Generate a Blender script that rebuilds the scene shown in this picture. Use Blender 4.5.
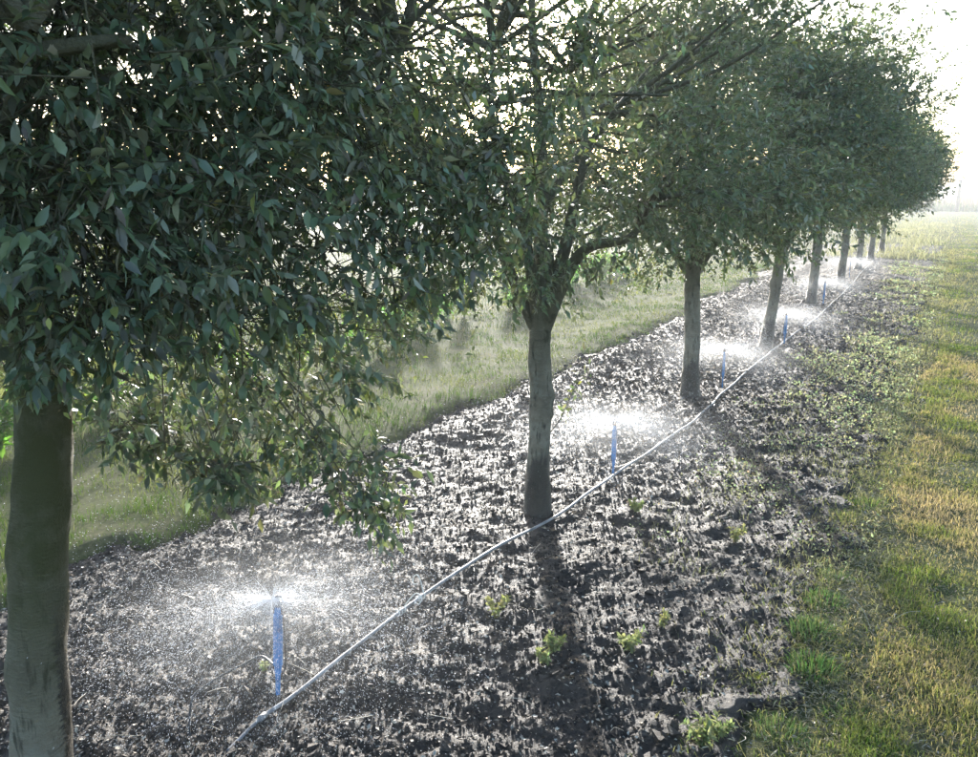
import bpy, math, random
import numpy as np
from mathutils import Matrix, Vector

scene = bpy.context.scene
for o in list(bpy.data.objects):
    bpy.data.objects.remove(o)
COL = scene.collection
rng = np.random.default_rng(7)
random.seed(7)

# ------------------------------------------------------------------ camera
CAM = np.array([2.2424, 0.0, 2.10])
PITCH, YAW, FPX = math.radians(12.813), math.radians(29.512), 820.0
cam_d = bpy.data.cameras.new('camera')
cam_d.sensor_width = 36.0
cam_d.lens = 36.0 * FPX / 978.0
cam_d.clip_start = 0.05
cam_d.clip_end = 3000
cam = bpy.data.objects.new('camera', cam_d)
COL.objects.link(cam)
cam.location = CAM
cam.rotation_euler = (math.pi / 2 - PITCH, 0, YAW)
scene.camera = cam

# ------------------------------------------------------------------ light
SUN_AZ, SUN_EL = math.radians(-31.0), math.radians(13.0)      # azimuth from +Y, clockwise
world = bpy.data.worlds.new('World')
scene.world = world
world.use_nodes = True
wn = world.node_tree.nodes
wl = world.node_tree.links
wn.clear()
w_out = wn.new('ShaderNodeOutputWorld')
w_bg = wn.new('ShaderNodeBackground')
w_sky = wn.new('ShaderNodeTexSky')
w_sky.sky_type = 'NISHITA'
w_sky.sun_disc = False
w_sky.sun_elevation = SUN_EL
w_sky.sun_rotation = SUN_AZ
w_sky.altitude = 100
w_sky.air_density = 1.0
w_sky.dust_density = 2.0
w_sky.ozone_density = 2.0
w_bg.inputs['Strength'].default_value = 0.15
wl.new(w_sky.outputs[0], w_bg.inputs['Color'])
wl.new(w_bg.outputs[0], w_out.inputs['Surface'])

sun_d = bpy.data.lights.new('sun', 'SUN')
sun_d.energy = 3.8
sun_d.angle = math.radians(2.6)
sun_d.color = (1.0, 0.975, 0.93)
sun = bpy.data.objects.new('sun', sun_d)
COL.objects.link(sun)
sdir = Vector((math.sin(SUN_AZ) * math.cos(SUN_EL), math.cos(SUN_AZ) * math.cos(SUN_EL), math.sin(SUN_EL)))
sun.rotation_euler = sdir.to_track_quat('Z', 'Y').to_euler()
sun.location = sdir * 60

scene.view_settings.view_transform = 'Standard'
scene.view_settings.look = 'None'
scene.view_settings.gamma = 1.0
scene.view_settings.exposure = 2.15
scene.render.engine = 'CYCLES'
scene.cycles.max_bounces = 5
scene.cycles.diffuse_bounces = 2
scene.cycles.glossy_bounces = 2
scene.cycles.transmission_bounces = 3
scene.cycles.use_adaptive_sampling = True
scene.cycles.adaptive_threshold = 0.02
scene.cycles.volume_bounces = 1
scene.cycles.sample_clamp_indirect = 8.0
scene.cycles.use_denoising = True


# ------------------------------------------------------------------ helpers
def gp(px, py, z=0.0):
    """point of the plane of height z seen at a pixel of the 978 x 757 photograph"""
    u, v = (px - 489) / FPX, (378.5 - py) / FPX
    r = (u, math.cos(PITCH) + v * math.sin(PITCH), v * math.cos(PITCH) - math.sin(PITCH))
    c, s = math.cos(YAW), math.sin(YAW)
    d = np.array([c * r[0] - s * r[1], s * r[0] + c * r[1], r[2]])
    return CAM + d * ((z - CAM[2]) / d[2])


def project(P):
    q = np.asarray(P, float) - CAM
    c, s = math.cos(YAW), math.sin(YAW)
    rx = c * q[:, 0] + s * q[:, 1]
    ry = -s * q[:, 0] + c * q[:, 1]
    dep = ry * math.cos(PITCH) - q[:, 2] * math.sin(PITCH)
    up = ry * math.sin(PITCH) + q[:, 2] * math.cos(PITCH)
    d = np.where(np.abs(dep) < 1e-6, 1e-6, dep)
    return 489 + FPX * rx / d, 378.5 - FPX * up / d, dep


def _hash(ix, iy, seed):
    h = (ix.astype(np.int64) * 374761393 + iy.astype(np.int64) * 668265263 + seed * 974711) & 0xffffffff
    h = ((h ^ (h >> 13)) * 1274126177) & 0xffffffff
    h = h ^ (h >> 16)
    return (h & 0xffff) / 65535.0


def vnoise(x, y, seed=0):
    x = np.asarray(x, float)
    y = np.asarray(y, float)
    ix, iy = np.floor(x), np.floor(y)
    fx, fy = x - ix, y - iy
    fx, fy = fx * fx * (3 - 2 * fx), fy * fy * (3 - 2 * fy)
    a, b = _hash(ix, iy, seed), _hash(ix + 1, iy, seed)
    c, d = _hash(ix, iy + 1, seed), _hash(ix + 1, iy + 1, seed)
    return (a + (b - a) * fx) * (1 - fy) + (c + (d - c) * fx) * fy


def fbm(x, y, seed=0, octv=4):
    s, a, t = 0.0, 1.0, 0.0
    for k in range(octv):
        cr, sr = math.cos(0.6 + 1.1 * k), math.sin(0.6 + 1.1 * k)
        s = s + a * vnoise((x * cr - y * sr) * 2 ** k, (x * sr + y * cr) * 2 ** k, seed + 17 * k)
        t += a
        a *= 0.5
    return s / t


def smooth(e0, e1, x):
    t = np.clip((x - e0) / (e1 - e0), 0, 1)
    return t * t * (3 - 2 * t)


def norm(v):
    return v / np.maximum(np.linalg.norm(v, axis=-1, keepdims=True), 1e-9)


def mk_mesh(name, V, T, col=None, smooth_shade=False):
    me = bpy.data.meshes.new(name)
    V = np.ascontiguousarray(V, dtype=np.float32)
    T = np.ascontiguousarray(T, dtype=np.int32)
    me.vertices.add(len(V))
    me.vertices.foreach_set('co', V.ravel())
    me.loops.add(T.size)
    me.loops.foreach_set('vertex_index', T.ravel())
    me.polygons.add(len(T))
    k = T.shape[1]
    me.polygons.foreach_set('loop_start', np.arange(0, T.size, k, dtype=np.int32))
    me.polygons.foreach_set('use_smooth', np.full(len(T), bool(smooth_shade)))
    me.update(calc_edges=True)
    if col is not None:
        at = me.color_attributes.new('tint', 'FLOAT_COLOR', 'POINT')
        c4 = np.ones((len(V), 4), np.float32)
        c4[:, :3] = col
        at.data.foreach_set('color', c4.ravel())
    return me


class Acc:
    """collects triangles of one object"""
    def __init__(self):
        self.v, self.t, self.c, self.n = [], [], [], 0

    def add(self, V, T, col=(1, 1, 1)):
        V = np.asarray(V, float)
        self.v.append(V)
        self.t.append(np.asarray(T) + self.n)
        c = np.asarray(col, float)
        self.c.append(np.broadcast_to(c, (len(V), 3)) if c.ndim == 1 else c)
        self.n += len(V)

    def mesh(self, name, smooth_shade=False):
        return mk_mesh(name, np.concatenate(self.v), np.concatenate(self.t), np.concatenate(self.c), smooth_shade)


def link(name, me, mat, parent=None, loc=None):
    o = bpy.data.objects.new(name, me)
    COL.objects.link(o)
    if mat is not None and me is not None and not me.materials:
        me.materials.append(mat)
    if parent is not None:
        o.parent = parent
    if loc is not None:
        o.location = loc
    return o


def tag(o, label=None, cat=None, group=None, kind=None):
    if label:
        o['label'] = label
    if cat:
        o['category'] = cat
    if group:
        o['group'] = group
    if kind:
        o['kind'] = kind
    return o


def empty(name, loc, rz=0.0):
    o = bpy.data.objects.new(name, None)
    COL.objects.link(o)
    o.empty_display_size = 0.1
    o.location = loc
    o.rotation_euler = (0, 0, rz)
    return o


def curve_pts(ctrl, n=6):
    """Catmull-Rom through control points (any dimension)"""
    P = np.asarray(ctrl, float)
    P = np.vstack([2 * P[0] - P[1], P, 2 * P[-1] - P[-2]])
    out = []
    for i in range(1, len(P) - 2):
        p0, p1, p2, p3 = P[i - 1], P[i], P[i + 1], P[i + 2]
        for t in np.linspace(0, 1, n, endpoint=False):
            out.append(0.5 * ((2 * p1) + (-p0 + p2) * t + (2 * p0 - 5 * p1 + 4 * p2 - p3) * t * t
                              + (-p0 + 3 * p1 - 3 * p2 + p3) * t ** 3))
    out.append(P[-2])
    return np.array(out)


def tube(pts, rad, seg=8, wob=0.0, seed=0, cap=True):
    pts = np.asarray(pts, float)
    n = len(pts)
    rad = np.broadcast_to(np.asarray(rad, float), (n,))
    tan = norm(np.gradient(pts, axis=0))
    ref = np.array([0.0, 1.0, 0.0]) if abs(tan[0][1]) < 0.9 else np.array([1.0, 0, 0])
    U = np.zeros_like(pts)
    for i in range(n):
        u = ref - tan[i] * np.dot(ref, tan[i])
        ref = u / max(np.linalg.norm(u), 1e-9)
        U[i] = ref
    W = np.cross(tan, U)
    a = np.linspace(0, 2 * np.pi, seg, endpoint=False)
    R = rad[:, None] * np.ones(seg)[None]
    if wob:
        ii = np.arange(n)[:, None]
        R = R * (1 + wob * (fbm(np.cos(a)[None] * 1.6 + 9 + ii * 0.13, np.sin(a)[None] * 1.6 + ii * 0.35, seed) - 0.5) * 2)
    V = pts[:, None] + R[..., None] * (np.cos(a)[None, :, None] * U[:, None] + np.sin(a)[None, :, None] * W[:, None])
    V = V.reshape(-1, 3)
    i, j = np.meshgrid(np.arange(n - 1), np.arange(seg), indexing='ij')
    j2 = (j + 1) % seg
    A, B, C, D = i * seg + j, i * seg + j2, (i + 1) * seg + j2, (i + 1) * seg + j
    T = np.concatenate([np.stack([A, B, C], -1).reshape(-1, 3), np.stack([A, C, D], -1).reshape(-1, 3)])
    if cap:
        V = np.vstack([V, pts[0], pts[-1]])
        k = np.arange(seg)
        T = np.vstack([T, np.stack([np.full(seg, len(V) - 2), (k + 1) % seg, k], -1),
                       np.stack([np.full(seg, len(V) - 1), (n - 1) * seg + k, (n - 1) * seg + (k + 1) % seg], -1)])
    return V, T


# ------------------------------------------------------------------ materials
def new_mat(name):
    m = bpy.data.materials.new(name)
    m.use_nodes = True
    nt = m.node_tree
    nt.nodes.clear()
    out = nt.nodes.new('ShaderNodeOutputMaterial')
    return m, nt, out


def N(nt, kind, **kw):
    n = nt.nodes.new(kind)
    for k, v in kw.items():
        if hasattr(n, k):
            setattr(n, k, v)
        else:
            n.inputs[k].default_value = v
    return n


def ramp(nt, fac, stops):
    r = nt.nodes.new('ShaderNodeValToRGB')
    el = r.color_ramp.elements
    while len(el) > 1:
        el.remove(el[0])
    el[0].position, el[0].color = stops[0][0], (*stops[0][1], 1)
    for p, c in stops[1:]:
        e = el.new(p)
        e.color = (*c, 1)
    nt.links.new(fac, r.inputs['Fac'])
    return r


def noise(nt, vec, scale, detail=5, rough=0.6):
    n = N(nt, 'ShaderNodeTexNoise')
    n.inputs['Scale'].default_value = scale
    n.inputs['Detail'].default_value = detail
    n.inputs['Roughness'].default_value = rough
    nt.links.new(vec, n.inputs['Vector'])
    return n


def mixc(nt, fac, a, b, mode='MIX'):
    m = nt.nodes.new('ShaderNodeMix')
    m.data_type = 'RGBA'
    m.blend_type = mode
    for src, sock in ((fac, m.inputs[0]), (a, m.inputs[6]), (b, m.inputs[7])):
        if isinstance(src, (int, float)):
            sock.default_value = src
        elif isinstance(src, tuple):
            sock.default_value = (*src, 1)
        else:
            nt.links.new(src, sock)
    return m.outputs[2]


def leaf_material(name, top, under, rough=0.42, trans=0.28, tcol=(0.16, 0.22, 0.04), spec=0.5):
    m, nt, out = new_mat(name)
    L = nt.links.new
    at = N(nt, 'ShaderNodeAttribute', attribute_name='tint')
    geo = N(nt, 'ShaderNodeNewGeometry')
    col = mixc(nt, geo.outputs['Backfacing'], top, under)
    col = mixc(nt, 1.0, col, at.outputs['Color'], 'MULTIPLY')
    b = N(nt, 'ShaderNodeBsdfPrincipled')
    b.inputs['Roughness'].default_value = rough
    b.inputs['Specular IOR Level'].default_value = spec
    L(col, b.inputs['Base Color'])
    t = N(nt, 'ShaderNodeBsdfTranslucent')
    L(mixc(nt, 1.0, tcol, at.outputs['Color'], 'MULTIPLY'), t.inputs['Color'])
    mx = N(nt, 'ShaderNodeMixShader')
    mx.inputs[0].default_value = trans
    L(b.outputs[0], mx.inputs[1])
    L(t.outputs[0], mx.inputs[2])
    L(mx.outputs[0], out.inputs['Surface'])
    return m


M = {}
M['oak_leaf'] = leaf_material('oak_leaf', (0.088, 0.116, 0.066), (0.190, 0.212, 0.155), 0.42, 0.24, (0.26, 0.32, 0.10), 0.5)
M['grass'] = leaf_material('grass', (1, 1, 1), (1, 1, 1), 0.75, 0.38, (1.0, 1.05, 0.65), 0.06)
M['weed'] = leaf_material('weed', (1, 1, 1), (1, 1, 1), 0.7, 0.5, (1.05, 1.12, 0.8), 0.1)


def soil_mat():
    m, nt, out = new_mat('wet_soil')
    L = nt.links.new
    tc = N(nt, 'ShaderNodeTexCoord')
    at = N(nt, 'ShaderNodeAttribute', attribute_name='tint')
    n1 = noise(nt, tc.outputs['Object'], 3.0, 4)
    n2 = noise(nt, tc.outputs['Object'], 70.0, 6, 0.75)
    n3 = noise(nt, tc.outputs['Object'], 230.0, 4, 0.7)
    c = ramp(nt, n2.outputs['Fac'], [(0.3, (0.024, 0.018, 0.014)), (0.52, (0.066, 0.052, 0.040)), (0.72, (0.145, 0.117, 0.092))])
    c2 = mixc(nt, n1.outputs['Fac'], c.outputs['Color'], (0.036, 0.029, 0.026))
    c3 = mixc(nt, 1.0, c2, at.outputs['Color'], 'MULTIPLY')
    b = N(nt, 'ShaderNodeBsdfPrincipled')
    L(c3, b.inputs['Base Color'])
    r = ramp(nt, n2.outputs['Fac'], [(0.3, (0.46,) * 3), (0.7, (0.85,) * 3)])
    L(r.outputs['Color'], b.inputs['Roughness'])
    b.inputs['Specular IOR Level'].default_value = 0.28
    add = N(nt, 'ShaderNodeMath', operation='ADD')
    L(n2.outputs['Fac'], add.inputs[0])
    L(n3.outputs['Fac'], add.inputs[1])
    bp = N(nt, 'ShaderNodeBump')
    bp.inputs['Strength'].default_value = 0.8
    bp.inputs['Distance'].default_value = 0.012
    L(add.outputs[0], bp.inputs['Height'])
    L(bp.outputs[0], b.inputs['Normal'])
    L(b.outputs[0], out.inputs['Surface'])
    return m


M['soil'] = soil_mat()


def ground_mat():
    m, nt, out = new_mat('meadow_ground')
    L = nt.links.new
    tc = N(nt, 'ShaderNodeTexCoord')
    n0 = noise(nt, tc.outputs['Object'], 0.12, 3)
    n1 = noise(nt, tc.outputs['Object'], 1.7, 5)
    n2 = noise(nt, tc.outputs['Object'], 28.0, 6, 0.75)
    g = ramp(nt, n2.outputs['Fac'], [(0.28, (0.028, 0.027, 0.015)), (0.5, (0.060, 0.068, 0.028)), (0.74, (0.15, 0.145, 0.07))])
    s = ramp(nt, n2.outputs['Fac'], [(0.28, (0.040, 0.031, 0.022)), (0.5, (0.085, 0.072, 0.046)), (0.74, (0.21, 0.18, 0.12))])
    f = ramp(nt, n1.outputs['Fac'], [(0.42, (0, 0, 0)), (0.62, (1, 1, 1))])
    c = mixc(nt, f.outputs['Color'], g.outputs['Color'], s.outputs['Color'])
    c = mixc(nt, n0.outputs['Fac'], c, (0.085, 0.100, 0.040))
    b = N(nt, 'ShaderNodeBsdfPrincipled')
    L(c, b.inputs['Base Color'])
    b.inputs['Roughness'].default_value = 0.95
    b.inputs['Specular IOR Level'].default_value = 0.05
    bp = N(nt, 'ShaderNodeBump')
    bp.inputs['Strength'].default_value = 0.8
    bp.inputs['Distance'].default_value = 0.02
    L(n2.outputs['Fac'], bp.inputs['Height'])
    L(bp.outputs[0], b.inputs['Normal'])
    L(b.outputs[0], out.inputs['Surface'])
    return m


M['ground'] = ground_mat()


def bark_mat(name='oak_bark', stain=False):
    m, nt, out = new_mat(name)
    L = nt.links.new
    tc = N(nt, 'ShaderNodeTexCoord')
    mp = N(nt, 'ShaderNodeMapping')
    mp.inputs['Scale'].default_value = (26, 26, 110)          # short level lenticel marks
    L(tc.outputs['Object'], mp.inputs['Vector'])
    nl = noise(nt, mp.outputs[0], 1.0, 3, 0.55)
    nb = noise(nt, tc.outputs['Object'], 9.0, 5, 0.6)
    nf = noise(nt, tc.outputs['Object'], 120.0, 4, 0.7)
    base = ramp(nt, nb.outputs['Fac'], [(0.3, (0.115, 0.094, 0.066)), (0.52, (0.19, 0.163, 0.12)), (0.75, (0.28, 0.25, 0.19))])
    lent = ramp(nt, nl.outputs['Fac'], [(0.60, (0, 0, 0)), (0.70, (0.7, 0.7, 0.7))])
    c = mixc(nt, lent.outputs['Color'], base.outputs['Color'], (0.26, 0.235, 0.18))
    npch = noise(nt, tc.outputs['Object'], 5.5, 6, 0.7)
    pch = ramp(nt, npch.outputs['Fac'], [(0.50, (0, 0, 0)), (0.60, (1, 1, 1))])
    c = mixc(nt, pch.outputs['Color'], c, mixc(nt, 0.5, c, (0.27, 0.265, 0.21)))
    dk = ramp(nt, npch.outputs['Fac'], [(0.34, (1, 1, 1)), (0.42, (0, 0, 0))])
    c = mixc(nt, dk.outputs['Color'], c, (0.055, 0.048, 0.032))
    mp3 = N(nt, 'ShaderNodeMapping')
    mp3.inputs['Scale'].default_value = (30, 30, 6)
    L(tc.outputs['Object'], mp3.inputs['Vector'])
    nv = noise(nt, mp3.outputs[0], 1.0, 4, 0.65)
    fis = ramp(nt, nv.outputs['Fac'], [(0.34, (0.9, 0.9, 0.9)), (0.45, (0, 0, 0))])
    c = mixc(nt, fis.outputs['Color'], c, (0.040, 0.033, 0.023))
    # green algae above, wet dark foot below with ragged edge
    sep = N(nt, 'ShaderNodeSeparateXYZ')
    L(tc.outputs['Object'], sep.inputs[0])
    alg = N(nt, 'ShaderNodeMapRange')
    alg.inputs['From Min'].default_value = 0.45 if stain else 0.85
    alg.inputs['From Max'].default_value = 1.15 if stain else 1.5
    alg.inputs['To Max'].default_value = 1.9 if stain else 1.2
    L(sep.outputs['Z'], alg.inputs['Value'])
    am = N(nt, 'ShaderNodeMath', operation='MULTIPLY')
    L(alg.outputs[0], am.inputs[0])
    L(nb.outputs['Fac'], am.inputs[1])
    am.use_clamp = True
    c = mixc(nt, am.outputs[0], c, (0.050, 0.050, 0.013))
    mp2 = N(nt, 'ShaderNodeMapping')
    mp2.inputs['Scale'].default_value = (7, 7, 1.2)
    L(tc.outputs['Object'], mp2.inputs['Vector'])
    nw = noise(nt, mp2.outputs[0], 1.0, 4, 0.6)
    w1 = N(nt, 'ShaderNodeMath', operation='MULTIPLY_ADD')
    L(nw.outputs['Fac'], w1.inputs[0])
    w1.inputs[1].default_value = -1.1
    L(sep.outputs['Z'], w1.inputs[2])
    wet = N(nt, 'ShaderNodeMapRange')
    wet.inputs['From Min'].default_value = -0.08
    wet.inputs['From Max'].default_value = -0.20
    L(w1.outputs[0], wet.inputs['Value'])
    wet_f = wet.outputs[0]
    if stain:                                    # a wet run-off stain down the side that faces the sprinkler
        dt = N(nt, 'ShaderNodeVectorMath', operation='DOT_PRODUCT')
        L(tc.outputs['Object'], dt.inputs[0])
        dt.inputs[1].default_value = (0.50, 0.75, -0.03)
        ns = N(nt, 'ShaderNodeMath', operation='MULTIPLY_ADD')
        L(nl.outputs['Fac'], ns.inputs[0])
        ns.inputs[1].default_value = 0.05
        L(dt.outputs['Value'], ns.inputs[2])
        sm = N(nt, 'ShaderNodeMapRange')
        sm.inputs['From Min'].default_value = 0.070
        sm.inputs['From Max'].default_value = 0.077
        L(ns.outputs[0], sm.inputs['Value'])
        hm = N(nt, 'ShaderNodeMapRange')
        hm.inputs['From Min'].default_value = 1.05
        hm.inputs['From Max'].default_value = 0.75
        L(sep.outputs['Z'], hm.inputs['Value'])
        mm = N(nt, 'ShaderNodeMath', operation='MULTIPLY')
        L(sm.outputs[0], mm.inputs[0])
        L(hm.outputs[0], mm.inputs[1])
        wet_f = mm.outputs[0]
    c = mixc(nt, wet_f, c, mixc(nt, 0.85, c, (0.06, 0.05, 0.04), 'MULTIPLY'))
    b = N(nt, 'ShaderNodeBsdfPrincipled')
    L(c, b.inputs['Base Color'])
    rr = N(nt, 'ShaderNodeMapRange')
    rr.inputs['To Min'].default_value = 0.8
    rr.inputs['To Max'].default_value = 0.35
    L(wet_f, rr.inputs['Value'])
    L(rr.outputs[0], b.inputs['Roughness'])
    ad = N(nt, 'ShaderNodeMath', operation='ADD')
    L(nl.outputs['Fac'], ad.inputs[0])
    L(nf.outputs['Fac'], ad.inputs[1])
    bp = N(nt, 'ShaderNodeBump')
    bp.inputs['Strength'].default_value = 0.9
    bp.inputs['Distance'].default_value = 0.009
    L(ad.outputs[0], bp.inputs['Height'])
    L(bp.outputs[0], b.inputs['Normal'])
    L(b.outputs[0], out.inputs['Surface'])
    return m


M['bark'] = bark_mat()
M['stained_bark'] = bark_mat('stained_oak_bark', True)


def plain_mat(name, col, rough=0.5, var=0.25, scale=40.0, spec=0.5, tint=False):
    m, nt, out = new_mat(name)
    L = nt.links.new
    tc = N(nt, 'ShaderNodeTexCoord')
    n = noise(nt, tc.outputs['Object'], scale, 4)
    lo = tuple(c * (1 - var) for c in col)
    hi = tuple(c * (1 + var) for c in col)
    r = ramp(nt, n.outputs['Fac'], [(0.35, lo), (0.65, hi)])
    c = r.outputs['Color']
    if tint:
        at = N(nt, 'ShaderNodeAttribute', attribute_name='tint')
        c = mixc(nt, 1.0, c, at.outputs['Color'], 'MULTIPLY')
    b = N(nt, 'ShaderNodeBsdfPrincipled')
    L(c, b.inputs['Base Color'])
    b.inputs['Roughness'].default_value = rough
    b.inputs['Specular IOR Level'].default_value = spec
    L(b.outputs[0], out.inputs['Surface'])
    return m


M['hose'] = plain_mat('hose_plastic', (0.21, 0.205, 0.21), 0.5, 0.45, 18, 0.5)
M['tie'] = plain_mat('pale_string', (0.55, 0.54, 0.50), 0.6, 0.15)
M['blue'] = plain_mat('blue_plastic', (0.030, 0.19, 0.46), 0.45, 0.4, 22)
M['black'] = plain_mat('black_plastic', (0.02, 0.02, 0.022), 0.4, 0.2)
M['litter'] = plain_mat('dry_litter', (0.95, 0.95, 0.95), 0.6, 0.15, 80, 0.4, tint=True)
M['wood'] = plain_mat('weathered_wood', (0.16, 0.13, 0.10), 0.8, 0.3, 12)


def water_mat():
    m, nt, out = new_mat('water_drops')
    L = nt.links.new
    t = N(nt, 'ShaderNodeBsdfTranslucent')
    t.inputs['Color'].default_value = (0.92, 0.95, 1.0, 1)
    g = N(nt, 'ShaderNodeBsdfGlossy')
    g.inputs['Roughness'].default_value = 0.15
    tr = N(nt, 'ShaderNodeBsdfTransparent')
    m1 = N(nt, 'ShaderNodeMixShader')
    m1.inputs[0].default_value = 0.15
    L(t.outputs[0], m1.inputs[1])
    L(g.outputs[0], m1.inputs[2])
    m2 = N(nt, 'ShaderNodeMixShader')
    m2.inputs[0].default_value = 0.0
    L(m1.outputs[0], m2.inputs[1])
    L(tr.outputs[0], m2.inputs[2])
    L(m2.outputs[0], out.inputs['Surface'])
    return m


M['water'] = water_mat()


# ------------------------------------------------------------------ ground
BED_L, BED_R = -1.75, 1.72


def bed_half(x, y):
    """0 outside, 1 inside the tilled bed, with a ragged edge"""
    wl_ = BED_L + 0.65 * (fbm(y * 0.9, y * 0 + 3.1, 5, 3) - 0.5) - 0.03 * np.clip(y - 9, 0, 30) + 0.3 * (vnoise(x * 5, y * 5, 4) - 0.5)
    wr_ = BED_R + 0.7 * (fbm(y * 0.9, y * 0 + 8.7, 6, 3) - 0.5) + 0.2 * (vnoise(x * 6, y * 6, 3) - 0.5)
    return smooth(wl_ - 0.1, wl_ + 0.12, x) * (1 - smooth(wr_ - 0.15, wr_ + 0.15, x)) * (1 - smooth(37.5, 38.2, y))


def lawn_z(x, y):
    near = 1 - smooth(40, 120, np.hypot(x, y))
    return near * (0.05 * (fbm(x * 0.7, y * 0.7, 21, 3) - 0.5) + 0.035 * (fbm(x * 6, y * 6, 22, 3) - 0.5)) \
        + 0.05 * smooth(0.0, 0.4, -x + BED_L + 0.1) * (1 - smooth(0.4, 1.2, -x + BED_L))


def soil_z(x, y):
    big = 0.07 * (fbm(x * 1.3, y * 1.3, 31, 3) - 0.5)
    cl = fbm(x * 9, y * 9, 32, 3)
    fine = np.abs(fbm(x * 19, y * 19, 33, 2) - 0.5) * 2
    mound = 0.045 * np.exp(-((x + 1.45) / 0.22) ** 2) * (0.4 + fbm(y * 1.5, x * 0 + 2, 9, 3)) + 0.03 * np.exp(-(x / 0.8) ** 2)
    return big + 0.05 * (cl - 0.5) + 0.022 * (0.35 - fine) + mound + 0.005


def ground_z(x, y):
    x, y = np.asarray(x, float), np.asarray(y, float)
    b = bed_half(x, y)
    return lawn_z(x, y) * (1 - b) + soil_z(x, y) * b


def grid_mesh(name, xs, ys, zf, col=None):
    X, Y = np.meshgrid(xs, ys, indexing='ij')
    Z = zf(X, Y)
    V = np.stack([X, Y, Z], -1).reshape(-1, 3)
    nx, ny = len(xs), len(ys)
    i, j = np.meshgrid(np.arange(nx - 1), np.arange(ny - 1), indexing='ij')
    A = i * ny + j
    Q = np.stack([A, A + ny, A + ny + 1, A + 1], -1).reshape(-1, 4)
    me = mk_mesh(name, V, Q, None if col is None else np.broadcast_to(np.array(col, float), V.shape), True)
    return me


def spread(a, b, n, p):
    t = np.linspace(0, 1, n)
    return a + (b - a) * t ** p


gx = np.concatenate([-spread(9, 700, 60, 3.0)[::-1], np.arange(-8.9, 6.0, 0.12), spread(6, 700, 60, 3.0)])
gy = np.concatenate([-spread(2, 300, 30, 3.0)[::-1], np.arange(-1.9, 14, 0.12), np.arange(14, 42, 0.3), spread(42, 1500, 70, 3.0)])
ground = link('ground', grid_mesh('ground', gx, gy, lambda X, Y: lawn_z(X, Y) - 0.13 * smooth(0.35, 1.0, bed_half(X, Y))), M['ground'])
tag(ground, kind='structure')

ys = [-1.0]
while ys[-1] < 38.4:
    d = max(ys[-1], 1.6)
    ys.append(ys[-1] + 0.0058 * d + 0.003)
bx = np.arange(-2.9, 2.35, 0.0155)
soil = link('soil_bed', grid_mesh('soil_bed', bx, np.array(ys),
                                  lambda X, Y: soil_z(X, Y) - 0.10 * (1 - smooth(0.0, 0.6, bed_half(X, Y))), (1, 1, 1)), M['soil'])
tag(soil, kind='structure')

# ------------------------------------------------------------------ soil clods and litter
def in_view(P, m=60):
    u, v, d = project(P)
    return (d > 0.3) & (u > -m) & (u < 978 + m) & (v > -m) & (v < 757 + m)


def sample_bed(n, ymax=30.0, xr=(-2.0, 1.95), power=1.0):
    """positions on the bed, thinner with distance"""
    t = rng.random(n)
    y = 0.9 * (ymax / 0.9) ** t
    x = rng.uniform(xr[0], xr[1], n)
    return x, y


OCT = np.array([[1, 0, 0], [-1, 0, 0], [0, 1, 0], [0, -1, 0], [0, 0, 1], [0, 0, -1.0]])
TET = np.array([[1, 1, 1], [-1, -1, 1], [-1, 1, -1], [1, -1, -1.0]]) * 0.8
TET_T = np.array([[0, 2, 1], [0, 1, 3], [0, 3, 2], [1, 2, 3]])
OCT_T = np.array([[0, 2, 4], [2, 1, 4], [1, 3, 4], [3, 0, 4], [2, 0, 5], [1, 2, 5], [3, 1, 5], [0, 3, 5]])


def scatter_shape(P, base, tris, R, S, col):
    """P (n,3), R (n,3,3), S (n,) or (n,3): many copies of one small shape in one mesh"""
    n, k = len(P), base.shape[-2]
    b = base if base.ndim == 3 else np.broadcast_to(base, (n, k, 3))
    S = np.asarray(S)
    S3 = S[:, None, None] if S.ndim == 1 else S[:, None, :]
    V = np.einsum('nkj,nij->nki', b * S3, R) + P[:, None]
    T = tris[None] + (np.arange(n) * k)[:, None, None]
    C = np.repeat(col, k, axis=0)
    return V.reshape(-1, 3), T.reshape(-1, tris.shape[1]), C


def rand_rot(n, tilt=1.0):
    q = rng.normal(size=(n, 4))
    q[:, 1:3] *= tilt
    q /= np.linalg.norm(q, axis=1, keepdims=True)
    w, x, y, z = q.T
    return np.stack([np.stack([1 - 2 * (y * y + z * z), 2 * (x * y - w * z), 2 * (x * z + w * y)], -1),
                     np.stack([2 * (x * y + w * z), 1 - 2 * (x * x + z * z), 2 * (y * z - w * x)], -1),
                     np.stack([2 * (x * z - w * y), 2 * (y * z + w * x), 1 - 2 * (x * x + y * y)], -1)], -2)


x, y = sample_bed(125000, ymax=22.0)
P = np.stack([x, y, ground_z(x, y)], -1)
keep = in_view(P) & ((bed_half(x, y) > 0.3) | (rng.random(len(x)) < 0.06))
P = P[keep]
n = len(P)
size = 0.0030 + 0.0075 * rng.random(n) ** 2.2 + 0.020 * (rng.random(n) > 0.985) * rng.random(n)
size *= np.clip(P[:, 1] / 5, 1, 1.8)
base = TET[None] * rng.uniform(0.55, 1.35, (n, 4, 1))
P[:, 2] += size * 0.25
V, T, C = scatter_shape(P, base, TET_T, rand_rot(n), size[:, None] * rng.uniform(0.6, 1.3, (n, 3)),
                        np.repeat(rng.uniform(0.5, 1.5, (n, 1)), 3, 1))
clods = link('soil_clods', mk_mesh('soil_clods', V, T, C), M['soil'])
tag(clods, 'dark wet crumbs and clods of tilled soil covering the bed', 'soil', kind='stuff')

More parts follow.
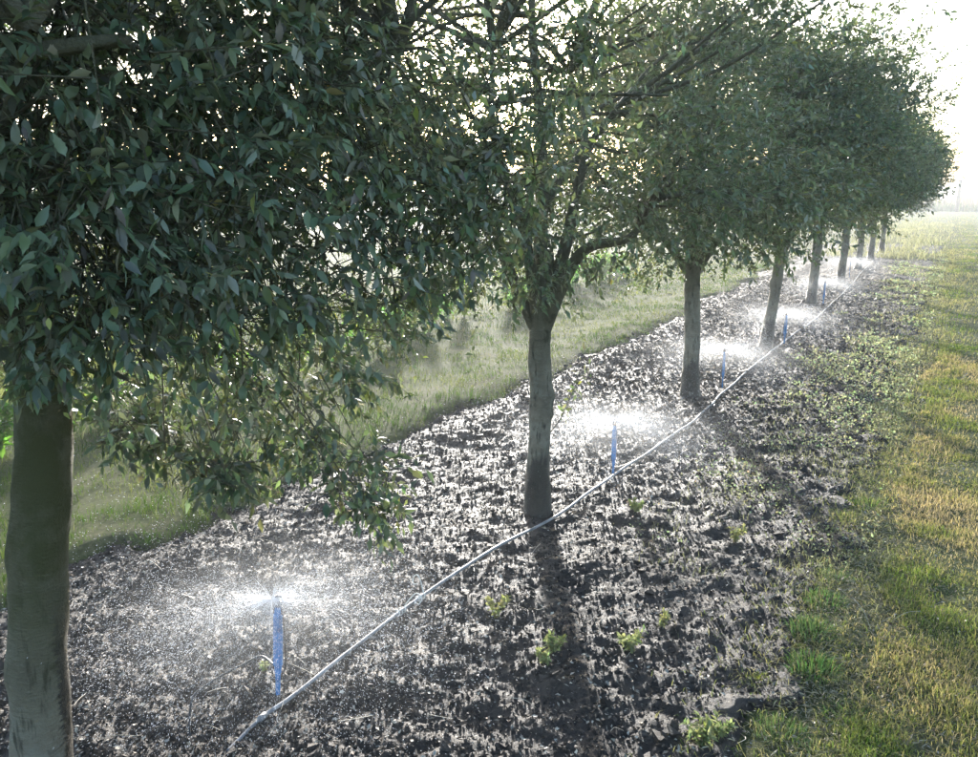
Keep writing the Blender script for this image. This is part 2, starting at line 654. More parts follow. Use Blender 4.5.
# pale chips, dead leaves and bits of straw
CHIP = np.array([[-.5, 0, 0], [-0.1, .42, 0.12], [.5, .05, 0], [0.05, -.4, 0.1]])
CHIP_T = np.array([[0, 2, 1], [0, 3, 2]])
x, y = sample_bed(52000, xr=(-2.0, 2.5))
P = np.stack([x, y, ground_z(x, y)], -1)
keep = in_view(P) & ((bed_half(x, y) > 0.2) | (rng.random(len(x)) < 0.7)) & ((x > -1.9) | (rng.random(len(x)) < .3))
P = P[keep]
n = len(P)
far = np.clip(P[:, 1] / 5, 1, 1.9)
L_ = (0.008 + 0.022 * rng.random(n) ** 2.5) * far
W_ = np.where(rng.random(n) < 0.45, L_ * 0.16, L_ * 0.7)
P[:, 2] += 0.004 + 0.006 * rng.random(n)
pal = np.array([[.34, .29, .22], [.22, .17, .12], [.45, .40, .32], [.12, .08, .05], [.28, .26, .22]])
C0 = pal[rng.integers(0, len(pal), n)] * rng.uniform(0.7, 1.2, (n, 1))
V, T, C = scatter_shape(P, CHIP, CHIP_T, rand_rot(n, 0.28), np.stack([L_, W_, L_], -1), C0)
acc = Acc()
acc.add(V, T, C)
n = 22000
x = np.where(rng.random(n) < .5, rng.normal(2.0, .16, n), rng.uniform(1.8, 3.2, n))
y = 2.3 * (14 / 2.3) ** rng.random(n)
P = np.stack([x, y, ground_z(x, y) + .008], -1)
L_ = rng.uniform(.015, .05, n)
acc.add(*scatter_shape(P, CHIP, CHIP_T, rand_rot(n, 0.22), np.stack([L_, L_ * .07, L_], -1), np.array([[.36, .31, .20]]) * rng.uniform(.5, 1.15, (n, 1))))
for k in range(150):
    xx, yy = rng.uniform(-1.6, 2.2), 1.6 * (9 / 1.6) ** rng.random()
    zz_ = float(ground_z(np.array([xx]), np.array([yy]))[0])
    a, up_, L0 = rng.uniform(0, 6.28), rng.uniform(-0.05, 1.0) ** 2, rng.uniform(.05, .16)
    d = np.array([math.cos(a), math.sin(a), up_])
    q = np.array([xx, yy, zz_ + .006])
    acc.add(*tube(curve_pts([q, q + d * L0 * .5 + rng.normal(0, .006, 3), q + d * L0 + np.array([0, 0, -.02 * up_])], 3), .0012, 3, cap=False),
            np.array([.46, .41, .32]) * rng.uniform(.6, 1.1))
lit = link('leaf_litter', acc.mesh('leaf_litter'), M['litter'])
tag(lit, 'pale chips, dead leaves and straw bits strewn over the soil bed', 'litter', kind='stuff')

# ------------------------------------------------------------------ grass
def blades(P, h, w, lean_dir, lean, col, tris3=True):
    """P (n,3) roots; returns mesh arrays of tapering bent blades"""
    n = len(P)
    a = rng.uniform(0, 2 * np.pi, n)
    s = np.stack([np.cos(a), np.sin(a), np.zeros(n)], -1) * (w * 0.5)[:, None]
    up = np.array([0, 0, 1.0])
    mid = P + up * (h * 0.55)[:, None] + lean_dir * (lean * h * 0.25)[:, None]
    tip = P + up * (h * (1 - 0.35 * np.clip(lean, 0, 1.5)))[:, None] + lean_dir * (lean * h * 0.8)[:, None]
    V = np.stack([P - s, P + s, mid - s * 0.8, mid + s * 0.8, tip], 1).reshape(-1, 3)
    T = np.array([[0, 1, 3], [0, 3, 2], [2, 3, 4]])[None] + (np.arange(n) * 5)[:, None, None]
    return V, T.reshape(-1, 3), np.repeat(col, 5, 0)


G_PAL = np.array([[.085, .150, .030], [.125, .180, .042], [.180, .210, .065], [.28, .26, .12], [.36, .31, .18]])


def grass_col(n, dry):
    """dry 0..1 per blade"""
    k = np.clip(dry * 4 + rng.normal(0, 0.8, n), 0, 3.999)
    i = np.floor(k).astype(int)
    f = (k - i)[:, None]
    c = G_PAL[i] * (1 - f) + G_PAL[np.minimum(i + 1, 4)] * f
    return c * rng.uniform(0.75, 1.2, (n, 1))


def rand_dir(n):
    a = rng.uniform(0, 2 * np.pi, n)
    return np.stack([np.cos(a), np.sin(a), np.zeros(n)], -1)


def lawn(x, y, hmin, hmax, wid, seed, bias=0.0):
    tuft = fbm(x * 3.2, y * 3.2, seed, 3)
    keep = rng.random(len(x)) < np.clip((tuft - 0.26) * 3.2, 0.28, 1)
    keep &= bed_half(x, y) < 0.15 + 0.5 * rng.random(len(x)) ** 4
    keep &= (x < 0) | (x > 2.08 + 0.35 * (fbm(x * 0 + 2, y * 1.3, 47, 3) - 0.5)) | (rng.random(len(x)) < 0.13 + 0.3 * smooth(14, 30, y))
    x, y, tuft = x[keep], y[keep], tuft[keep]
    n = len(x)
    P = np.stack([x, y, lawn_z(x, y) - 0.004], -1)
    dry = np.clip(0.5 + 1.7 * (fbm(x * 1.1, y * 1.1, seed + 3, 3) - 0.5) - 0.9 * (tuft - 0.5) + bias, 0, 1)
    sc = np.clip(np.hypot(x - CAM[0], y) / 5.0, 1, 16)
    h = (hmin + (hmax - hmin) * rng.random(n) ** 1.5) * (0.55 + 0.9 * tuft)
    return blades(P, h, wid * sc * rng.uniform(0.6, 1.3, n), rand_dir(n), rng.uniform(0.1, 1.3, n), grass_col(n, dry))


acc = Acc()
n = 135000                                                   # right-hand lawn, near
x = 1.95 + 1.5 * rng.random(n) ** 1.3
y = 2.3 * (13 / 2.3) ** rng.random(n)
Vg, Tg, Cg = lawn(x, y, 0.015, 0.06, 0.0034, 41, 0.28)
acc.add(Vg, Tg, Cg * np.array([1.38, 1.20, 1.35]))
n = 48000                                                    # right-hand lawn, far
y = 13 * (104 / 13) ** rng.random(n)
x = 1.9 - 0.2 * np.clip(y - 33, 0, 70) + (3.2 + 0.25 * np.clip(y - 30, 0, 80)) * rng.random(n) ** 1.1
acc.add(*lawn(x, y, 0.03, 0.09, 0.0034, 43, 0.3))
n = 12000                                                    # lawn at the right beyond the frame
x = rng.uniform(3.2, 6, n)
y = 1.0 * (20 / 1.0) ** rng.random(n)
acc.add(*lawn(x, y, 0.03, 0.08, 0.006, 44, 0.0))
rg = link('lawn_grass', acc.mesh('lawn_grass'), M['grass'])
tag(rg, 'yellow-green mown grass of the lawn along the right side', 'grass', kind='stuff')

acc = Acc()
n = 135000
x = -1.5 - 7.0 * rng.random(n) ** 1.25
y = 1.2 * (26 / 1.2) ** rng.random(n)
Vg, Tg, Cg = lawn(x, y, 0.025, 0.085, 0.0036, 51, -0.06)
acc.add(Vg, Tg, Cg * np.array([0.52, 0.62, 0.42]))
n = 28000                                                    # open field behind
y = 6 * (104 / 6) ** rng.random(n)
x = -4 - rng.random(n) * (4 + 0.75 * y)
Vg, Tg, Cg = lawn(x, y, 0.04, 0.14, 0.004, 53, 0.05)
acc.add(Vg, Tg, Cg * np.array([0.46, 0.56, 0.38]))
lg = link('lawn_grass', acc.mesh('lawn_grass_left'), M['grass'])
tag(lg, 'dull green mown grass behind the tree row on the left', 'grass', kind='stuff')

# dry straw and thin grass on the strip between the bed and the right lawn
acc = Acc()
n = 26000
x = rng.normal(1.95, 0.22, n)
y = 2.2 * (36 / 2.2) ** rng.random(n)
k = (x > 1.2) & (x < 2.5) & (rng.random(n) < 0.25 + 0.75 * (fbm(x * 4, y * 2.2, 61, 3) > 0.5))
x, y = x[k], y[k]
n = len(x)
P = np.stack([x, y, ground_z(x, y)], -1)
sc = np.clip(y / 4.5, 1, 3)
acc.add(*blades(P, rng.uniform(0.015, 0.06, n), 0.003 * sc, rand_dir(n), rng.uniform(0.5, 2.2, n),
                grass_col(n, np.clip(rng.normal(0.75, 0.2, n), 0.2, 1))))
st = link('dry_straw', acc.mesh('dry_straw'), M['grass'])
tag(st, 'thin dry straw and sparse grass between soil bed and right lawn', 'straw', kind='stuff')


# ------------------------------------------------------------------ oak trees
def leaf_template(stations, fold=0.30, curl=0.14):
    """stations: (y, half width); a folded, curled blade"""
    V, T = [], []
    ys_ = [s[0] for s in stations]
    for (yy, ww) in stations:
        z = -curl * yy * yy
        V += [[-ww, yy, z + fold * ww], [0, yy, z], [ww, yy, z + fold * ww]]
    for i in range(len(stations) - 1):
        a, b = 3 * i, 3 * (i + 1)
        w0, w1 = stations[i][1], stations[i + 1][1]
        if w0 > 0 and w1 > 0:
            T += [[a, a + 1, b + 1], [a, b + 1, b], [a + 1, a + 2, b + 2], [a + 1, b + 2, b + 1]]
        elif w1 > 0:
            T += [[a + 1, b + 1, b], [a + 1, b + 2, b + 1]]
        else:
            T += [[a, a + 1, b + 1], [a + 1, a + 2, b + 1]]
    V, T = np.array(V, float), np.array(T)
    used = np.unique(T)
    re = -np.ones(len(V), int)
    re[used] = np.arange(len(used))
    return V[used], re[T]


LEAF_BIG = leaf_template([(0, 0.012), (0.08, 0.03), (0.22, 0.15), (0.33, 0.195), (0.39, 0.160), (0.50, 0.205), (0.57, 0.150), (0.69, 0.150), (0.76, 0.085), (1, 0)])
LEAF_MID = leaf_template([(0, 0), (0.30, 0.185), (0.60, 0.165), (1, 0)])
LEAF_NEAR = leaf_template([(0, 0), (0.20, 0.10), (0.33, 0.195), (0.42, 0.135), (0.56, 0.185), (0.66, 0.105), (1, 0)])
LEAF_TWO = (np.array([[0, 0, 0], [0.24, 0.48, 0.08], [0, 1, -0.1], [-0.24, 0.45, 0.08]]), np.array([[0, 1, 2], [0, 2, 3]]))
LEAF_FAR = leaf_template([(0, 0), (0.45, 0.20), (1, 0)])


def leaf_frames(A, up):
    A = norm(A)
    Z = norm(up - A * np.sum(up * A, -1, keepdims=True))
    X = np.cross(A, Z)
    return np.stack([X, A, Z], -1)             # columns


def leaf_tints(n):
    c = rng.uniform(0.65, 1.35, (n, 1)) * np.array([[1, 1, 1.0]])
    c = c * (1 + rng.normal(0, 0.08, (n, 3)))
    y_ = rng.random(n) < 0.012
    c[y_] *= np.array([2.0, 1.6, 0.9])
    return np.clip(c, 0.2, 3)


def twig_leaves(tb, td, tl, nl, size, droop=0.15):
    """tb twig bases, td directions, tl lengths -> leaf pos, frames, sizes"""
    n = len(tb)
    t = np.clip(np.tile(np.linspace(0.12, 1.0, nl), (n, 1)) + rng.normal(0, 0.04, (n, nl)), 0.02, 2)
    pos = tb[:, None] + td[:, None] * (tl[:, None] * t)[..., None]
    pos[..., 2] -= droop * 0.25 * (tl[:, None] * t) ** 1.5
    ax = td[:, None] * 0.75 + rng.normal(0, 0.62, (n, nl, 3)) + np.array([0, 0, -droop])
    up = np.array([0, 0, 1.0]) + rng.normal(0, 0.55, (n, nl, 3))
    return pos.reshape(-1, 3), leaf_frames(ax.reshape(-1, 3), up.reshape(-1, 3)), size * rng.uniform(0.55, 1.2, n * nl)


def crown_twigs(c, rx, rz_up, rz_dn, nblob, per, blob_r, shoots=70, avoid=None):
    d = norm(rng.normal(size=(nblob * 3, 3)))
    rr = rng.uniform(0.55, 0.97, (nblob * 3, 1))
    rad = np.where(d[:, 2:3] > 0, rz_up, rz_dn)
    B = c + d * rr * np.concatenate([np.full((len(d), 2), rx), rad], 1)
    B = B[:nblob]
    br = rng.uniform(0.7, 1.25, nblob) * blob_r
    cnt = (per * (br / blob_r) ** 2).astype(int)
    idx = np.repeat(np.arange(nblob), cnt)
    off = norm(rng.normal(size=(len(idx), 3))) * (rng.random((len(idx), 1)) ** 0.5) * br[idx][:, None]
    off[:, 2] *= 0.75
    tb = B[idx] + off
    out = norm(tb - (c + np.array([0, 0, -0.6])))
    td = norm(out * 0.8 + norm(off) * 0.5 + rng.normal(0, 0.45, out.shape) + np.array([0, 0, 0.15]))
    tl = rng.uniform(0.09, 0.24, len(idx))
    ds = norm(rng.normal(size=(shoots, 3)) + np.array([0, 0, 0.5]))
    bi = rng.integers(0, nblob, shoots)
    ds = norm(B[bi] - c + 0.35 * ds)
    sb = B[bi] + ds * br[bi][:, None] * 0.8          # long shoots stand on a clump
    tb = np.vstack([tb, sb])
    td = np.vstack([td, norm(ds + rng.normal(0, 0.3, ds.shape) + np.array([0, 0, 0.4]))])
    tl = np.concatenate([tl, rng.uniform(0.2, 0.4, shoots)])
    return B, tb, td, tl


def limb_set(fork, tips, r0, seed):
    """main limbs: curved, tapering; returns list of (pts, rad)"""
    out = []
    rs = np.random.default_rng(seed)
    for tip in tips:
        tip = np.asarray(tip, float)
        m1 = fork + (tip - fork) * 0.33 + np.array([0, 0, 0.10]) + rs.normal(0, 0.05, 3)
        m2 = fork + (tip - fork) * 0.68 + np.array([0, 0, 0.06]) + rs.normal(0, 0.07, 3)
        pts = curve_pts([fork - np.array([0, 0, 0.08]), m1, m2, tip], 6)
        out.append((pts, np.linspace(r0, r0 * 0.22, len(pts)) * rs.uniform(0.85, 1.1)))
    return out


def branches_mesh(name, limbs, B, tb, td, tl, twig_every=1, seg=5):
    acc = Acc()
    LP = np.concatenate([l[0][5:] for l in limbs])
    for b in B:
        dd = np.linalg.norm(LP - b, axis=1) + 0.5 * np.clip(LP[:, 2] - b[2], 0, 9)
        s = LP[np.argmin(dd)]
        mid = (s + b) / 2 + rng.normal(0, 0.05, 3) + np.array([0, 0, 0.05])
        pts = curve_pts([s, mid, b], 4)
        acc.add(*tube(pts, np.linspace(0.016, 0.006, len(pts)), seg, cap=False))
    # twigs: tiny three sided stems running back towards their clump
    k = np.arange(0, len(tb), twig_every)
    p0 = tb[k] - td[k] * 0.10
    p1 = tb[k] + td[k] * tl[k][:, None]
    a = norm(np.cross(td[k], np.array([0.3, 0.2, 0.9])))
    b2 = np.cross(td[k], a)
    r = 0.0024
    V = np.stack([p0 + a * r, p0 - a * r * 0.5 + b2 * r * 0.87, p0 - a * r * 0.5 - b2 * r * 0.87, p1], 1).reshape(-1, 3)
    T = np.array([[0, 1, 3], [1, 2, 3], [2, 0, 3]])[None] + (np.arange(len(k)) * 4)[:, None, None]
    acc.add(V, T.reshape(-1, 3))
    return acc.mesh(name, True)


def trunk_mesh(name, ctrl, rad, seed, knots=()):
    """ctrl points (local), radii at them"""
    q = curve_pts(np.hstack([np.asarray(ctrl, float), np.asarray(rad, float)[:, None]]), 10)
    V, T = tube(q[:, :3], q[:, 3], 26, 0.13, seed)
    for (kz, ka, kr, kh) in knots:
        cpt = q[np.argmin(np.abs(q[:, 2] - kz)), :3]
        rr = q[np.argmin(np.abs(q[:, 2] - kz)), 3]
        kp = cpt + np.array([math.cos(ka), math.sin(ka), 0]) * rr
        dd = np.linalg.norm((V - kp) * np.array([1, 1, 0.7]), axis=1)
        g = np.exp(-(dd / kr) ** 2)
        V = V + (V - cpt) * np.array([1, 1, 0.1]) * (g * kh)[:, None]
    return mk_mesh(name, V, T, None, True)




def leaves_mesh(name, pos, R, S, tmpl):
    V, T, C = scatter_shape(pos, tmpl[0], tmpl[1], R, S, leaf_tints(len(pos)))
    return mk_mesh(name, V, T, C, True)


# --- the nearest tree (tree one): explicit hanging boughs, its largest leaves are single objects
T1 = np.array([0.045, 1.185, 0.0])
t1 = empty('oak_tree', T1)
tag(t1, 'nearest oak at the left edge, thick mossy trunk and dark hanging leaves', 'tree', 'oaks in the row')
link('trunk', trunk_mesh('trunk', [(-.03, -.02, -0.12), (-.02, -.01, 0.02), (-.005, 0, .30), (0.025, .015, .70), (.065, .035, 1.1), (.115, .065, 1.45), (.13, .075, 1.85)],
                         [.165, .118, .089, .080, .076, .071, .064], 3,
                         [(1.12, 2.9, .06, .35), (1.14, -0.6, .05, .3), (0.78, -2.2, .05, .2)]), M['stained_bark'], t1)
c1 = np.array([0.05, 0.05, 2.95])
fork1 = np.array([.125, .07, 1.72])
B1, tb1, td1, tl1 = crown_twigs(c1, 1.45, 1.6, 1.45, 140, 50, 0.36, 40)
tips1 = [(0.9, -0.35, 2.35), (0.75, 0.85, 2.5), (-0.6, 0.9, 2.7), (-0.8, -0.6, 2.6), (0.15, 0.1, 4.0), (0.35, -0.9, 2.9)]
limbs1 = limb_set(fork1, tips1, 0.036, 11)
for (p_, r_) in limbs1:
    me = mk_mesh('limb', *tube(p_, r_, 10, 0.06, 4), None, True)
    link('limb', me, M['bark'], t1)
# hanging boughs on the camera side: (pixel, pixel, height) of the clump centre and its radius
HANG = [(372, 520, 1.02, .10), (345, 480, 1.10, .12), (318, 450, 1.16, .12), (375, 470, 1.12, .09), (300, 410, 1.25, .14), (250, 390, 1.32, .14),
        (240, 440, 1.20, .12), (205, 470, 1.14, .11), (230, 485, 1.12, .08), (165, 450, 1.20, .11), (125, 435, 1.24, .11), (150, 410, 1.30, .13),
        (110, 395, 1.33, .12), (340, 380, 1.34, .14), (390, 330, 1.48, .14), (420, 290, 1.60, .15), (455, 280, 1.66, .12), (350, 310, 1.52, .17),
        (280, 330, 1.45, .18), (210, 340, 1.42, .17), (140, 350, 1.42, .17), (15, 375, 1.45, .14), (30, 330, 1.52, .18), (90, 330, 1.5, .18),
        ]
# boughs at eye height: pixel, pixel, distance along the view, radius
HANG_D = [(470, 240, 2.3, .16), (515, 205, 2.3, .15), (440, 200, 2.2, .2), (400, 250, 2.1, .2), (320, 250, 1.9, .2), (505, 140, 2.3, .2), (560, 75, 2.4, .17),
          (590, 45, 2.4, .13), (60, 260, 1.5, .18), (170, 260, 1.6, .18), (20, 200, 1.5, .17), (100, 180, 1.5, .18), (240, 180, 1.6, .18),
          (20, 90, 1.6, .2), (90, 50, 1.6, .2), (150, 110, 1.7, .2), (220, 60, 1.7, .2), (30, 10, 1.6, .2), (300, 110, 1.8, .2), (160, 0, 1.7, .2),
          (300, 20, 1.8, .2), (370, 140, 2.0, .2), (10, 290, 1.5, .15), (120, 300, 1.7, .16), (250, 290, 1.8, .18), (380, 80, 2.0, .18), (90, 330, 1.6, .14)]


def at_depth(px, py, d):
    u_, v_ = (px - 489) / FPX, (378.5 - py) / FPX
    r_ = (u_, math.cos(PITCH) + v_ * math.sin(PITCH), v_ * math.cos(PITCH) - math.sin(PITCH))
    c_, s_ = math.cos(YAW), math.sin(YAW)
    return CAM + d * np.array([c_ * r_[0] - s_ * r_[1], s_ * r_[0] + c_ * r_[1], r_[2]])


HANG = [(gp(a, b, c), d) for a, b, c, d in HANG] + [(at_depth(a, b, c), d) for a, b, c, d in HANG_D]
hb, hd, hl, hz_ = [], [], [], []
acc_b = Acc()
LP1 = np.concatenate([l[0][4:] for l in limbs1]) + T1
for (g, hr) in HANG:
    q = np.linalg.norm(LP1 - g, axis=1)
    s = LP1[np.argmin(q)]
    mid = (s + g) / 2 + np.array([0, 0, 0.12 + 0.1 * rng.random()]) + rng.normal(0, .06, 3)
    pts = curve_pts([s, mid, g], 6)
    pts = pts[np.linalg.norm(pts - CAM, axis=1) > 0.95]
    if len(pts) < 3:
        continue
    acc_b.add(*tube(pts - T1, np.linspace(0.005, 0.002, len(pts)), 5, cap=False))
    k = int((250 if g[2] < 1.42 else 260) * hr)
    o_ = norm(rng.normal(size=(k, 3))) * (rng.random((k, 1)) ** 0.5) * hr
    hb.append(g + o_ - T1)
    hd.append(norm(norm(o_) * 0.6 + rng.normal(0, 0.4, (k, 3)) + np.array([0.15, -0.1, -0.35])))
    hl.append(rng.uniform(0.07, 0.2, k))
    hz_.append(np.full(k, 0.053 if g[2] < 1.42 else 0.039))
hb, hd, hl = np.concatenate(hb), np.concatenate(hd), np.concatenate(hl)
p1, R1, S1 = twig_leaves(tb1, td1, tl1, 14, 0.040)
p2, R2, S2 = twig_leaves(hb, hd, hl, 10, 1.0, 0.45)
S2 = S2 * np.repeat(np.concatenate(hz_), 10)
# a few bare-ish twigs poking out towards the second tree
pos1, Rm1, Sz1 = np.vstack([p1, p2]), np.concatenate([R1, R2]), np.concatenate([S1, S2])
dist = np.linalg.norm(pos1 + T1 - CAM, axis=1)
ok = dist > 0.85
# the crown ends where its outermost twigs reach towards the second tree
u, v, dep = project(pos1 + T1)
right = np.interp(v, [-200, 0, 60, 130, 200, 250, 300, 340, 420, 560], [640, 640, 610, 575, 560, 500, 478, 452, 405, 400])
ok &= (u < right + rng.normal(0, 14, len(u))) | (dep < 0.2)
low = np.interp(u, [0, 80, 100, 200, 260, 300, 400, 480], [400, 405, 450, 500, 505, 480, 560, 360])
ok &= (v < low + rng.normal(0, 10, len(u))) | (dep < 0.2) | (u < -20)
thin = 0.97 * np.exp(-(((u - 455) / 85) ** 4 + ((v - 0) / 62) ** 4))
ok &= rng.random(len(u)) > thin
pos1, Rm1, Sz1 = pos1[ok], Rm1[ok], Sz1[ok]
u, v, dep = project(pos1 + T1)
tipu, tipv, _ = project(pos1 + T1 + Rm1[:, :, 1] * Sz1[:, None])
app = np.hypot(tipu - u, tipv - v) * (0.35 + 0.65 * np.abs(np.sum(Rm1[:, :, 2] * norm(pos1 + T1 - CAM), -1)))
app[(u < 5) | (u > 973) | (v < 5) | (v > 752) | (dep < 0.3)] = 0
# hidden behind nearer leaves: keep only the nearest leaf of each small patch of the view
order = np.argsort(dep)
seen, single = set(), []
cand = []
for i in order:
    if app[i] <= 0:
        continue
    key = (int(u[i] // 9), int(v[i] // 9))
    if key in seen:
        continue
    seen.add(key)
    cand.append(i)
cand = sorted(cand, key=lambda i: -app[i])[:300]
single = np.zeros(len(pos1), bool)
single[cand] = True
acc = Acc()
d1 = np.linalg.norm(pos1 + T1 - CAM, axis=1)
for sel, tm in ((~single & (d1 < 1.4), LEAF_NEAR), (~single & (d1 >= 1.4) & (d1 < 1.9), LEAF_MID), (~single & (d1 >= 1.9), LEAF_FAR)):
    acc.add(*scatter_shape(pos1[sel], tm[0], tm[1], Rm1[sel], Sz1[sel], leaf_tints(int(sel.sum()))))
crown1 = link('crown', acc.mesh('crown', True), M['oak_leaf'], t1)
crown1['kind'] = 'stuff'
leaf_meshes = []
for k in range(6):
    tv = LEAF_BIG[0].copy()
    tv[:, 2] += 0.06 * np.sin(tv[:, 1] * 5 + k) * (1 if k % 2 else -1)
    tv[:, 0] *= 0.85 + 0.06 * k
    tv[:, 0] += 0.05 * math.sin(k * 2.1) * tv[:, 1] ** 2
    lm = mk_mesh('leaf', tv, LEAF_BIG[1], np.broadcast_to(leaf_tints(1), tv.shape), True)
    lm.materials.append(M['oak_leaf'])
    leaf_meshes.append(lm)
for j, i in enumerate(cand):
    o = link('leaf', leaf_meshes[j % 6], None, crown1)
    m4 = np.eye(4)
    m4[:3, :3] = Rm1[i] * Sz1[i]
    m4[:3, 3] = pos1[i]
    o.matrix_local = Matrix(m4.tolist())
tw = (np.vstack([tb1, hb]), np.vstack([td1, hd]), np.concatenate([tl1, hl]))
ends = tw[0] + tw[1] * tw[2][:, None]
near_leaf = np.array([np.min(np.sum((pos1[::3] - e) ** 2, -1)) for e in ends]) < 0.06 ** 2
tw = [q[near_leaf] for q in tw]
B1 = B1[np.linalg.norm(B1 + T1 - CAM, axis=1) > 1.15]
bm1 = branches_mesh('branches', limbs1, B1, *tw)
br1 = link('branches', bm1, M['bark'], t1)
br1['kind'] = 'stuff'
hbr = link('hanging_boughs', acc_b.mesh('hanging_boughs', True), M['bark'], t1)
hbr['kind'] = 'stuff'


# --- crowns shared by the other trees
def crown_kit(seed, c, rx, rzu, rzd, tips, fork, nblob=125, per=52, leaf=0.050, r0=0.05, tmpl=None, gap=None):
    global rng
    rng = np.random.default_rng(seed)
    c = np.array(c)
    B, tb, td, tl = crown_twigs(c, rx, rzu, rzd, nblob, per, 0.43, 90)
    fork = np.array(fork)
    limbs = limb_set(fork, tips, r0, seed)
    pos, R, S = twig_leaves(tb, td, tl, 12, leaf)
    if gap is not None:                      # a thin spot in the crown
        q = rng.random(len(pos)) > 0.98 * np.exp(-np.sum(((pos - gap[0]) / gap[1]) ** 4, -1))
        pos, R, S = pos[q], R[q], S[q]
    return dict(limbs=[mk_mesh('limb', *tube(p, r, 9, 0.06, seed), None, True) for p, r in limbs],
                branches=branches_mesh('branches', limbs, B, tb, td, tl, 3, 4),
                crown=leaves_mesh('crown', pos, R, S, tmpl or LEAF_TWO))


def std_tips(seed, n=5):
    r = np.random.default_rng(seed)
    a0 = r.uniform(0, 6.28)
    t = [(0.95 * math.cos(a0 + i * 6.283 / n + r.normal(0, .25)), 0.95 * math.sin(a0 + i * 6.283 / n + r.normal(0, .25)), r.uniform(2.2, 2.9)) for i in range(n)]
    return t + [(r.normal(0, .15), r.normal(0, .15), 3.4)]


# second tree: its fork shows, one limb leaning right and one upright on the left
kit2 = crown_kit(102, (0.1, 0.1, 2.95), 1.75, 1.5, 1.55,
                 [(-.10, -.05, 2.2), (.62, .22, 2.05), (.42, .15, 2.6), (-.7, -.3, 2.4), (-.2, .8, 2.9), (.1, -.8, 2.8), (0, .1, 4.2)], (0, 0, 1.27), r0=.048, tmpl=LEAF_FAR, gap=(np.array([0.0, -0.95, 3.15]), np.array([0.95, 0.85, 0.6])))
kitA = crown_kit(103, (0.05, 0, 2.78), 1.80, 0.95, 1.32, std_tips(3), (0, 0, 1.34))
kitB = crown_kit(104, (0, 0, 2.85), 1.78, 1.12, 1.34, std_tips(4), (0, 0, 1.36))
kitC = crown_kit(105, (0, 0, 2.75), 1.82, 0.88, 1.28, std_tips(5), (0, 0, 1.33))
rng = np.random.default_rng(77)

ROW = [  # x, y, kit, turn, lean of the trunk top, radius, label
    (0.00, 4.62, kit2, 0.0, (0.0, 0.0), .072, 'second oak from the camera with a bare forked trunk beside the hose'),
    (0.00, 8.19, kitA, 0.4, (-.05, 0.0), .080, 'third oak from the camera, straight brown trunk with a dark wet foot'),
    (0.10, 11.43, kitB, 1.9, (.10, .05), .074, 'fourth oak from the camera with trunk leaning slightly right'),
    (-.06, 16.40, kitC, 0.8, (.02, 0.0), .085, 'fifth oak from the camera, short trunk seen behind the leaning one'),
    (-.04, 20.50, kitA, 3.1, (.03, 0.0), .082, 'sixth oak from the camera, trunk partly hidden under low foliage'),
    (-.08, 24.60, kitB, 4.0, (0.0, 0.0), .085, 'seventh oak from the camera, its crown sticking up against the sky'),
    (-.10, 28.30, kitC, 2.2, (0.0, 0.0), .085, 'eighth oak from the camera, thin trunk near the far end of the hose'),
    (-.10, 32.20, kitA, 5.2, (0.0, 0.0), .085, 'farthest oak at the end of the row beside the bright lawn'),
]
row_trees = []
for k, (tx, ty, kit, turn, lean, r, lab) in enumerate(ROW):
    t = empty('oak_tree', (tx, ty, 0))
    tag(t, lab, 'tree', 'oaks in the row')
    lx, ly = lean
    H = 1.42
    link('trunk', trunk_mesh('trunk', [(-lx * .1, -ly * .1, -.12), (0, 0, .02), (lx * .25, ly * .25, .35), (lx * .55 + .012, ly * .55, .75), (lx * .85, ly * .85, 1.12), (lx, ly, H)],
                             [r * 2.0, r * 1.4, r * 1.05, r * .97, r * .98, r * .95], 20 + k,
                             [(0.82, 0.3, .035, .35), (0.70, -.1, .03, .4), (1.05, 3.0, .04, .25)] if k == 0 else [(0.9, k * 1.7, .04, .3), (1.1, k * 2.3, .05, .3)]), M['bark'], t)
    hold = Matrix.Translation((lx, ly, 0)) @ Matrix.Diagonal((1.0 if k == 0 else 1.08 if k < 5 else 1.24, 1.0 if k == 0 else 0.88, 1.0 if k < 5 else 1.08, 1.0)) @ Matrix.Rotation(turn, 4, 'Z')
    for lm in kit['limbs']:
        link('limb', lm, M['bark'], t).matrix_local = hold
    o = link('branches', kit['branches'], M['bark'], t)
    o.matrix_local = hold
    o['kind'] = 'stuff'
    o = link('crown', kit['crown'], M['oak_leaf'], t)
    o.matrix_local = hold
    o['kind'] = 'stuff'
    row_trees.append(t)

# thin sprout growing from the side of the second trunk
acc = Acc()
spr = curve_pts([(.05, .02, .55), (.13, .06, .68), (.20, .08, .86), (.27, .10, .97)], 6)
acc.add(*tube(spr, np.linspace(.005, .002, len(spr)), 5))
link('sprout', acc.mesh('sprout', True), M['bark'], row_trees[0])
tb = spr[6:].repeat(2, 0)
pp, RR, SS = twig_leaves(tb, norm(rng.normal(size=tb.shape) + np.array([.4, 0, .5])), np.full(len(tb), .05), 2, .05)
o = link('sprout_leaves', leaves_mesh('sprout_leaves', pp, RR, SS, LEAF_MID), M['oak_leaf'], row_trees[0])
o['kind'] = 'stuff'

# ------------------------------------------------------------------ irrigation hose
def gz(x, y):
    return float(ground_z(np.array([x]), np.array([y]))[0])


